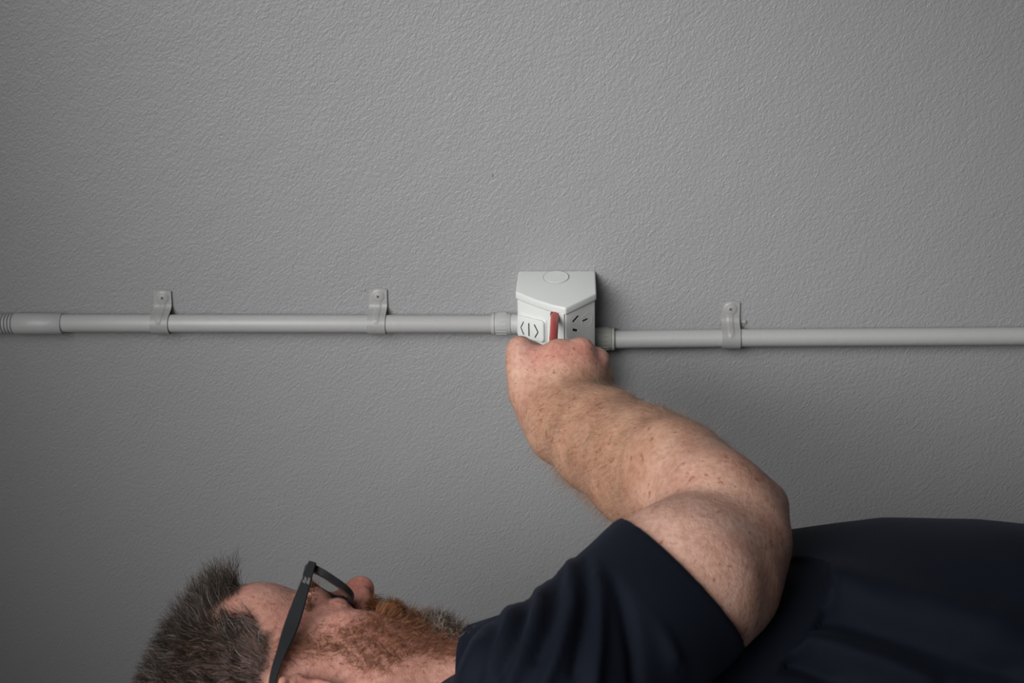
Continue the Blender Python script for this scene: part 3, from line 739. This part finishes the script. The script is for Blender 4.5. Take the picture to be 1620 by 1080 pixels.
_t = ((BV-_a0) @ (_a1-_a0))/((_a1-_a0) @ (_a1-_a0)); _w = ((~ish)*smooth01((_t+.1)/.2)*smooth01((1.0-_t)/.3)*(BV[:, 1] < -.1)*(np.linalg.norm(BV-_a0-np.clip(_t, 0, 1)[:, None]*(_a1-_a0), axis=1) < .08))[:, None]*.75
base = base*(1-_w)+np.array([.50, .295, .195])*_w
for q in ((847, 565, 1.39), (883, 556, 1.38), (919, 552, 1.385), (945, 567, 1.40)): tint(W(*q), .014, [.62, .28, .24], .7)
tint(W(1205, 790, 1.16), .05, [.60, .33, .27], .5); tint(W(1010, 850, 1.03), .06, [.64, .41, .33], .5); tint(W(1200, 880, 1.12), .045, [.55, .30, .24], .4)
tint(W(822, 545, 1.40), .018, [.60, .34, .29], .5)
hm = mask(HAIR, mx, my, 14)*ish; bm_ = np.maximum(mask(BEARD, mx, my, 26), mask(MOUST, mx, my, 10))*ish
base = base*(1-hm[:, None]*.85)+np.array([.05, .04, .035])*(hm[:, None]*.85)
base = base*(1-bm_[:, None]*.45)+np.array([.20, .085, .05])*(bm_[:, None]*.45)
lip = ish & (np.abs(hu+.052) < .009) & (hf > .085) & (np.abs(hs) < .022); base[lip] = [.45, .20, .17]
base = np.where(ish[:, None], base*np.array([1.2, 1.14, 1.17]), base*np.array([.92, .91, .91]))  # face colour raised in place of fill light, and a little pinker
tint(W(1090, 880, 1.02), .085, [.68, .43, .35], .85)  # upper arm: pinker skin, with the light falling on it painted in
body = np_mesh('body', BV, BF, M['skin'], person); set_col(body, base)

# ---- eyes
for q in (1, -1):
    bm = bmesh.new(); c = hp(q*.033, .0795, -.001); lathe(bm, c-HF*.0121, HF, [(.0001, .0005)]+[(.0121-.0121*math.cos(a), .0121*math.sin(a)) for a in np.linspace(.2, 2.6, 12)], 24)
    e = obj('eye', bm, M['eye'], person)
    bm = bmesh.new(); lathe(bm, c+HF*.0105, HF, [(0, .0058), (.0010, .0052), (.0019, .003), (.0021, .0005)], 20); obj('iris', bm, M['iris'], e)

# ------------------------------------------------------------------ clothing
def sleeve_field(f, inner):
    pass
S0 = W(865, 1105, .98); HC = W(1078, 921, 1.070)     # shoulder centre, centre of the sleeve hem
_r = _n(HC-CAMP); sd = W(1152, 848, 1.07)-HC; sd = _n(sd-_r*np.dot(sd, _r)+_r*.006)
def near_only(c, n, R):
    def f(X, Y, Z):
        dx, dy, dz = X-c[0], Y-c[1], Z-c[2]; t = dx*n[0]+dy*n[1]+dz*n[2]; r = np.sqrt(np.maximum(dx*dx+dy*dy+dz*dz-t*t, 0))
        return np.maximum(-t, r-R)
    return f
slo = np.array([W(720, 1000, 1.2)[0]-.03, lo[1]-.05, lo[2]-.06]); shi = np.array([.60, -.14, W(985, 822, 1.07)[2]+.05])
FS = Field(slo, shi, .0032)
FS.chain([(W(915, 1085, 1.0), .0600), (W(985, 1010, 1.026), .0590), (W(1035, 962, 1.05), .0595), (HC, .0600), (HC+sd*.04, .0600)], .02)
FS.custom(HC-.12, HC+.16, near_only(HC, sd, .12), 0, 's')
FS.cone(HC-sd*.014, HC+sd*.03, .0582, .0582, 0, 's')
FS.chain([(W(752, 1150, 1.16), .045), (W(790, 1168, 1.12), .052), (S0, .0590), (W(915, 1085, 1.0), .0605)], .02)
FS.custom(slo, shi, torso_fn(TORSO, .002), .010)
LS = W(905, 1095, 1.40)
FS.cone(LS, LS+np.array([.20, .025, -.02]), .076, .066, .04)
SV, SF = FS.mesh(); del FS
SV = relax(SV, SF, 2, .5); SN = vnormals(SV, SF)
# folds: ridges (+) and valleys (-), each a soft line of its own
px, py, dd = project(SV); facing = np.einsum('ij,ij->i', SN, _n(CAMP-SV.mean(0))[None, :]); fc = smooth01((facing+.25)/.4)
FOLDS = [  # polyline, width px, height m
 ([(912, 880), (905, 960), (880, 1040), (850, 1110)], 11, .0060), ([(925, 905), (925, 985), (905, 1080)], 9, -.0050),
 ([(945, 862), (950, 940), (945, 1020), (935, 1100)], 12, .0065), ([(962, 870), (985, 950), (1003, 1030), (1010, 1100)], 11, -.0055),
 ([(955, 845), (1000, 905), (1050, 975), (1075, 1060)], 13, .0060), ([(975, 870), (1030, 930), (1085, 985), (1130, 1035)], 10, -.0050),
 ([(995, 870), (1050, 925), (1110, 980), (1150, 1030)], 13, .0035),
 ([(860, 925), (845, 990), (815, 1060), (800, 1110)], 12, .0060), ([(880, 920), (870, 990), (845, 1060)], 9, -.0045),
 ([(815, 955), (795, 1010), (765, 1070)], 12, .0050), ([(835, 950), (820, 1010), (790, 1080)], 9, -.0050),
 ([(765, 1000), (745, 1050), (730, 1090)], 12, .004), ([(788, 985), (768, 1040), (745, 1095)], 9, -.0045),
 ([(1240, 925), (1330, 925), (1450, 955), (1560, 990), (1640, 1000)], 34, .0110), ([(1220, 985), (1330, 975), (1450, 1010), (1560, 1050), (1640, 1070)], 24, -.0095),
 ([(1200, 1010), (1290, 1015), (1400, 1050), (1500, 1090)], 20, .0100), ([(1180, 1030), (1260, 1050), (1340, 1085)], 15, -.0085), ([(1160, 1060), (1230, 1085)], 14, .006),
 ([(1330, 940), (1420, 985), (1520, 1030), (1640, 1050)], 22, .0045), ([(1260, 870), (1400, 860), (1640, 880)], 30, -.002),
 ([(938, 846), (960, 860)], 16, .0035), ([(918, 880), (930, 900)], 9, -.004), ([(870, 896), (895, 915)], 20, .0035), ([(842, 935), (855, 950)], 10, -.0025)]
disp = np.zeros(len(SV))
for pl, w, a in FOLDS:
    d = polydist(px, py, pl); P = np.array(pl, float)
    e0 = np.hypot(px-P[0,0], py-P[0,1])/(w*3); e1 = np.hypot(px-P[-1,0], py-P[-1,1])/(w*3)
    disp += a*np.exp(-(d/w)**2)*smooth01(np.minimum(e0, e1)+.25)
q = (SV-HC) @ sd; rad = np.linalg.norm(SV-HC-np.outer(q, sd), axis=1)
hemfade = 1-smooth01((q+.055)/.02)*(rad < .10)
disp *= fc*hemfade
import mathutils.noise as mn
low = np.array([mn.noise(Vector(p)*14) for p in SV[::1]]) if len(SV) < 400000 else 0
SV = SV+SN*(disp+low*.0022*hemfade)[:, None]
shirt = np_mesh('polo_shirt', SV, SF, M['shirt'], person)
# ribbed hem band of the sleeve
u, v = frame(sd); bm = bmesh.new(); rings = []
BW = .0245
for t_, dr in ((-BW, -.0012), (-BW, .0026), (-BW+.0012, .0036), (-BW+.004, .0030), (-BW+.0048, .0024), (-BW*.5, .0024), (-.0014, .0018), (-.0004, .0008), (0, -.0004), (-.0004, -.0016), (-.004, -.0022), (-.012, -.0030)):
    r = []
    for a in np.linspace(0, 2*math.pi, 160, endpoint=False):
        rr = .0605+dr+.0010*math.sin(3*a+.6)+.0006*math.sin(7*a)-t_*.06
        r.append(HC+sd*(t_+.0008*math.sin(2*a))+(u*math.cos(a)+v*math.sin(a))*rr)
    rings.append(r)
loft(bm, rings, cap=False); obj('sleeve_band', bm, M['band'], shirt)
# collar: folded band standing round the neck
NC = W(752, 1140, 1.215); nd = _n(W(830, 1150, 1.22)-W(640, 1120, 1.21)); u, v = frame(nd)
bm = bmesh.new(); rings = []
for t_, rr in ((.012, .075), (-.012, .071), (-.022, .070), (-.024, .0725), (-.020, .077), (-.006, .084), (.010, .092), (.0115, .0905), (-.004, .082), (.012, .0765)):
    rings.append([NC+nd*(t_+.006*math.sin(a*2+1))+(u*math.cos(a)+v*math.sin(a))*rr*(1+.03*math.sin(3*a)) for a in np.linspace(0, 2*math.pi, 96, endpoint=False)])
loft(bm, rings, cap=False); obj('collar', bm, M['band'], shirt)
# trousers and boots (below the picture's right edge, down to the floor)
C0 = W(1700, 1090, 1.22); bx = C0[0]; FT = Field([bx-.12, C0[1]-.32, C0[2]-.30], [FLOOR_X-.02, C0[1]+.34, C0[2]+.30], .008)
lat = _n(W(1250, 1120, 1.40)-W(1250, 1120, 1.04)); fwd = np.cross(np.array([1., 0, 0]), lat); fwd = fwd if fwd[2] > 0 else -fwd
FT.ell(C0+np.array([.03, 0, 0]), (.13, .178, .125), np.array([[1,0,0], lat, fwd]).T, .0)
for q_ in (1, -1):
    h = C0+lat*.09*q_+np.array([.08, 0, 0]); kn = h+lat*.02*q_+fwd*.015+np.array([.36, 0, 0]); an = kn+fwd*-.02; an[0] = FLOOR_X-.09
    FT.chain([(h, .098), (kn, .072), (an, .058)], .03)
V_, F_ = FT.mesh(); V_ = relax(V_, F_, 2); tr = np_mesh('trousers', V_, F_, M['trouser'], person)
for q_ in (1, -1):
    h = C0+lat*.11*q_; an = h.copy(); an[0] = FLOOR_X-.10; an -= fwd*.005
    B_ = Field(an-.2, an+np.array([.095, .25, .30]), .006)
    def g(f_, l_, x_): return an+fwd*f_+lat*l_+np.array([x_, 0, 0])
    B_.chain([(g(-.01, 0, -.03), .048), (g(-.015, 0, .03), .046), (g(-.02, 0, .055), .040)], .02)
    B_.chain([(g(-.02, 0, .055), .040), (g(.07, 0, .052), .042), (g(.155, .005*q_, .060), .036)], .02)
    B_.custom(an-.3, an+.4, lambda X, Y, Z: (FLOOR_X-.001)-X, 0, 's')
    V_, F_ = B_.mesh(); V_ = relax(V_, F_, 1); np_mesh('boot', V_, F_, M['boot'], person)

# ------------------------------------------------------------------ hair, beard, arm hair: strands
def roots(weight, n):
    tri = BF; c = weight[tri].mean(1); d1 = BV[tri[:, 2]]-BV[tri[:, 0]]; d2 = BV[tri[:, 3]]-BV[tri[:, 1]]
    ar = np.linalg.norm(np.cross(d1, d2), axis=1)*c; ar = ar/ar.sum()
    f = rng.choice(len(tri), n, p=ar); a, b = rng.random((2, n, 1))
    q = tri[f]; P = (BV[q[:, 0]]*(1-a)+BV[q[:, 1]]*a)*(1-b)+(BV[q[:, 3]]*(1-a)+BV[q[:, 2]]*a)*b
    N = _nn(BN[q].mean(1)); return P, N
def _nn(v): return v/np.maximum(np.linalg.norm(v, axis=1, keepdims=True), 1e-9)
def vnoise(P, s, seed):                             # cheap smooth vector noise
    r = np.random.default_rng(seed); out = np.zeros_like(P)
    for k in range(5):
        K = r.normal(size=(3, 3))*s*(1+.5*k); ph = r.random(3)*6.28; out += np.sin(P @ K.T+ph)/(1+.3*k)
    return out/2.5
def strands(name, P, N, D, length, rad, cols, nseg=4, curl=.3, cs=120, frizz=.15, parent=None, seed=1, bend=None, stuff=True):
    n = len(P); D = _nn(D); pts = [P-N*.0008]; p = P.copy(); d = D.copy(); L = length/nseg
    for k in range(nseg):
        d = _nn(d+vnoise(p, cs, seed)*curl+rng.normal(size=p.shape)*frizz+(bend if bend is not None else 0)*.25)
        dn = np.einsum('ij,ij->i', d, N); d = _nn(d+N*np.maximum(0, .12-dn)[:, None])
        p = p+d*L[:, None]; pts.append(p)
    pts = np.stack(pts, 1); m = nseg+1
    T = _nn((pts[:, -1]-pts[:, 0])); A = _nn(np.cross(T, rng.normal(size=T.shape))); B = np.cross(T, A)
    V = np.zeros((n, m, 3, 3)); tap = np.linspace(1, .25, m)
    for j in range(3):
        a = 2*math.pi*j/3
        V[:, :, j] = pts+(A*math.cos(a)+B*math.sin(a))[:, None, :]*(rad[:, None]*tap[None, :])[:, :, None]
    V = V.reshape(-1, 3); idx = (np.arange(n)[:, None, None]*m*3+np.arange(nseg)[None, :, None]*3)
    j = np.arange(3)[None, None, :]; a0 = idx+j; a1 = idx+(j+1) % 3
    F = np.stack([a0, a1, a1+3, a0+3], -1).reshape(-1, 4)
    o = np_mesh(name, V, F, M['hair'], parent)
    shade = np.repeat(cols, m*3, axis=0); set_col(o, shade)
    if stuff: o['kind'] = 'stuff'
    return o
def pick(n, palette, probs, jit=.18):
    c = np.array(palette)[rng.choice(len(palette), n, p=probs)]; return c*(1+rng.normal(size=(n, 1))*jit).clip(.4, 1.8)
hz, ff, uu = hcoord(BV)
notear = ~((np.abs(hs) > .078) & (np.abs(hf+.008) < .024) & (np.abs(hu) < .036)) if False else np.ones(len(BV), bool)
hs, hf, hu = hcoord(BV)
ear = (np.abs(hs) > .0755) & (hf > -.032) & (hf < .012) & (hu > -.036) & (hu < .040)
pxh, pyh, _ = project(MV)
w = mask(HAIR, pxh, pyh, 12)*ish*(~ear)*(hu > -.06); w = w*(1-.55*smooth01((hf+.0)/.06)*(hu < .07))
n = 24000; P, N = roots(w, n); s_, f_, u_ = hcoord(P)
front = smooth01((f_-.02)/.05)*smooth01((u_-.06)/.03)
D = N*.55+HU[None]*(.75-.3*front)[:, None]+HF[None]*(.05+.95*front)[:, None]-HF[None]*(.35*(1-front))[:, None]*(f_ < .02)[:, None]+HS[None]*0
side = smooth01((.085-u_)/.05); top = 1-side
ln = .009+.007*top+.018*front*rng.random(n)+rng.random(n)*.005
grey = smooth01((f_+.03)/.07)*side
dark = pick(n, [(.024, .017, .012), (.048, .034, .025), (.085, .060, .045), (.26, .23, .21)], [.36, .34, .20, .10])*1.0
lite = pick(n, [(.06, .045, .038), (.16, .12, .10), (.36, .33, .32), (.48, .46, .45)], [.35, .25, .25, .15])
cols = np.where((rng.random(n) < grey*.8)[:, None], lite, dark)
strands('hair', P, N, D, ln, np.full(n, .00022)*(1-.35*side), cols, 5, .35, 150, .12, body, 3)
# beard
w = mask(BEARD, pxh, pyh, 30)**1.3*ish*(~ear)*(hf > -.01); n = 11000; P, N = roots(w, n); s_, f_, u_ = hcoord(P)
chin = smooth01((f_-.060)/.022)*smooth01((-.045-u_)/.02)
D = N*(.35+.5*chin)[:, None]-HU[None]*(.75-.2*chin)[:, None]+HF[None]*.05+(rng.normal(size=(n, 3))*.25)
ln = .0055+.0085*chin+rng.random(n)*.004
red = pick(n, [(.25, .095, .045), (.34, .15, .075), (.14, .06, .035), (.42, .22, .13)], [.4, .25, .2, .15])
gry = pick(n, [(.05, .04, .032), (.11, .075, .05), (.45, .42, .38), (.22, .10, .05)], [.35, .2, .3, .15])
gmask = smooth01((f_-.066)/.014)*smooth01((-.066-u_)/.012)
cols = np.where((rng.random(n) < gmask)[:, None], gry, red)
strands('beard', P, N, D, ln, np.full(n, .00017), cols, 5, .75, 420, .25, body, 7)
w = mask(MOUST, pxh, pyh, 9)*ish*(hf > .07); n = 3500; P, N = roots(w, n); s_, f_, u_ = hcoord(P)
D = N*.85-HU[None]*.6+HS[None]*(np.sign(s_)*.35)[:, None]
strands('moustache', P, N, D, .009+rng.random(n)*.004, np.full(n, .00017), pick(n, [(.30, .12, .045), (.42, .19, .08), (.13, .055, .028)], [.40, .25, .35]), 4, .3, 300, .12, body, 9)
for q in (1, -1):
    w = ish*np.exp(-((np.abs(hu-.026-.002*np.sin(hs*90)))/.0035)**2)*(hf > .07)*(hs*q > .010)*(hs*q < .052)*(hf > .05)
    n = 450; P, N = roots(w, n)
    strands('eyebrow', P, N, N*.6+HS[None]*q*.7+HU[None]*.25, .007+rng.random(n)*.004, np.full(n, .00017), pick(n, [(.14, .07, .04), (.24, .12, .06)], [.6, .4]), 3, .2, 200, .15, body, 11)
# fine hair on the forearm and upper arm
pxb, pyb, ddb = project(BV); onarm = (~ish) & (pyb < 1000) & (pxb > 800) & (BV[:, 1] > -.62+0*pxb) if False else (~ish)
A0, A1 = W(900, 660, 1.37), W(1150, 815, 1.175); ad = A1-A0; tt = ((BV-A0) @ ad)/(ad @ ad); dist = np.linalg.norm(BV-A0-np.clip(tt, 0, 1.12)[:, None]*ad, axis=1)
w = (~ish)*smooth01((tt+.12)/.3)*smooth01((1.0-tt)/.15+.15)*(dist < .075); n = 7000; P, N = roots(w, n); dm = -_n(ad)
strands('arm_hair', P, N, N*.45-dm[None]*-.2+camvec(-.2, -.9, 0)[None]*.55+rng.normal(size=(n, 3))*.15, .007+rng.random(n)*.007, np.full(n, .00007), pick(n, [(.22, .12, .07), (.42, .27, .17), (.12, .07, .045)], [.4, .45, .15]), 4, .35, 120, .12, body, 13)

# ------------------------------------------------------------------ glasses
gl = empty('eyeglasses', hp(0, .105, .012))
def gpt(s, u, off=0):                               # point on the curved, slightly raked front
    f = .1070-.34*(.032-u)-.9*s*s+off; return hp(s, f, u)
def rimshape(q):
    pts = []
    for a in np.linspace(0, 2*math.pi, 72, endpoint=False):
        c, s = math.cos(a), math.sin(a); e = 2.7
        x = abs(c)**(2/e)*np.sign(c)*.0262; y = abs(s)**(2/(e+.8))*np.sign(s)*.0190
        if y < 0: x *= 1-.20*(-y/.0190)**1.3
        x2 = x+(.0015 if y > 0 and x > 0 else 0)
        pts.append((q*(.0375+x2), .0115+y))
    return pts
fr = None
bm = bmesh.new()
def bandloft(bm, shape, wo, wi, f0, f1, q):
    c = np.mean(shape, 0); rr = []
    for (g, off) in ((wi, f0), (wo, f0+.0004), (wo, f1-.0004), (wi, f1)):
        ring = []
        for p in shape:
            d = np.array(p)-c; d = d/np.linalg.norm(d); z = g*(1.10 if p[1] > .022 else 1.0) if g == wo else g
            ring.append(gpt(p[0]+d[0]*z, p[1]+d[1]*z, off))
        rr.append(ring)
    rr.append(rr[0]); n = len(shape)
    vs = [[bm.verts.new(Vector(x)) for x in r] for r in rr[:4]]; vs.append(vs[0])
    for i in range(4):
        for j in range(n): bm.faces.new((vs[i][j], vs[i][(j+1)%n], vs[i+1][(j+1)%n], vs[i+1][j]))
for q in (1, -1): bandloft(bm, rimshape(q), .0040, -.0002, -.0030, .0038, q)
loft(bm, [[gpt(s, .0225+dz, o_) for dz, o_ in ((-.003, -.0015), (.003, -.0015), (.003, .002), (-.003, .002))] for s in np.linspace(-.0125, .0125, 7)])
for q in (1, -1):                                    # end pieces at the hinges
    loft(bm, [[hp(q*s, f, u) for f, u in ((f0-.004, .0255), (f0-.004, .0325), (f0+.0012, .0325), (f0+.0012, .0255))] for s, f0 in ((.060, .1055), (.067, .1045), (.0715, .102))])
obj('front_frame', bm, M['frame'], gl, angle=40)
for q in (1, -1):
    bm = bmesh.new(); sh = rimshape(q); loft(bm, [[gpt(p[0], p[1], o_) for p in sh] for o_ in (-.0004, .0008)]); obj('lens', bm, M['lens'], gl, angle=30)
    bm = bmesh.new(); lathe(bm, hp(q*.011, .1015, .002), HF*-.6-HS*q*.5-HU*.25, [(0, .0025), (.001, .0060), (.004, .0056), (.007, .0030)], 20); obj('nose_pad', bm, M['frame'], gl)
    # temple arm: wide paddle narrowing, then hooking down behind the ear
    spine = [(.0720, .1040, .0290, .0030), (.0732, .090, .0298, .0037), (.0745, .070, .0312, .0052), (.0755, .050, .0326, .0060), (.0775, .036, .0340, .0054), (.0790, .024, .0352, .0040), (.0800, .012, .0365, .0034), (.0805, .0, .0368, .0030), (.0812, -.010, .0345, .0030), (.081, -.022, .027, .0030), (.079, -.032, .014, .0032), (.077, -.037, .002, .0034)]
    rings = []; SPN = np.array(spine)
    ts = np.linspace(0, len(spine)-1, 60)
    R_ = np.stack([np.interp(ts, np.arange(len(spine)), SPN[:, k]) for k in range(4)], 1)
    for _ in range(3): R_[1:-1] = (R_[:-2]+R_[1:-1]*2+R_[2:])/4
    for i, (s, f, u, hw) in enumerate(R_):
        a = R_[min(i+1, 59)]-R_[max(i-1, 0)]; t2 = np.array([a[1], a[2]]); t2 /= np.linalg.norm(t2); nu = np.array([-t2[1], t2[0]])
        if nu[1] < 0: nu = -nu
        th = .0019
        sec = [(-th, -hw*.8), (-th, hw*.8), (-th*.5, hw), (th*.5, hw), (th, hw*.8), (th, -hw*.8), (th*.5, -hw), (-th*.5, -hw)]
        rings.append([hp(q*(s+a_), f+nu[0]*b_, u+nu[1]*b_) for a_, b_ in sec])
    bm = bmesh.new(); loft(bm, rings); te = obj('temple_arm', bm, M['frame'], gl, angle=35)
    # small two-line script mark near the hinge
    for k, txt in enumerate(('Ray', 'Ban')):
        cu = bpy.data.curves.new('t', 'FONT'); cu.body = txt; cu.size = .0038; cu.shear = .5; cu.extrude = .0002; cu.align_x = 'CENTER'; cu.resolution_u = 3
        to = bpy.data.objects.new('t', cu); COL.objects.link(to)
        dg = bpy.context.evaluated_depsgraph_get(); me = bpy.data.meshes.new_from_object(to.evaluated_get(dg)); bpy.data.objects.remove(to)
        X_ = (HF*-1 if q > 0 else HF); Y_ = HU; n_ = HS*q; o0 = hp(q*.0757, .086-.0, .0304-.0031*k)
        X_ = _n(HF*(1 if q < 0 else 1)*-1) if q < 0 else _n(HF)
        if np.dot(np.cross(X_, Y_), n_) < 0: X_ = -X_
        for vv in me.vertices: vv.co = Vector(o0+X_*vv.co.x+Y_*vv.co.y+n_*vv.co.z)
        me.materials.clear(); o = link_mesh('script_mark', me, M['logo'], te, False)
tag(gl, 'matte black framed eyeglasses worn by the bearded man', 'glasses')

# ------------------------------------------------------------------ turn the photo space into the room: picture left is up
bpy.context.view_layer.update()
for o in [o for o in bpy.data.objects if o.parent is None]:
    o.matrix_world = TURN @ o.matrix_world
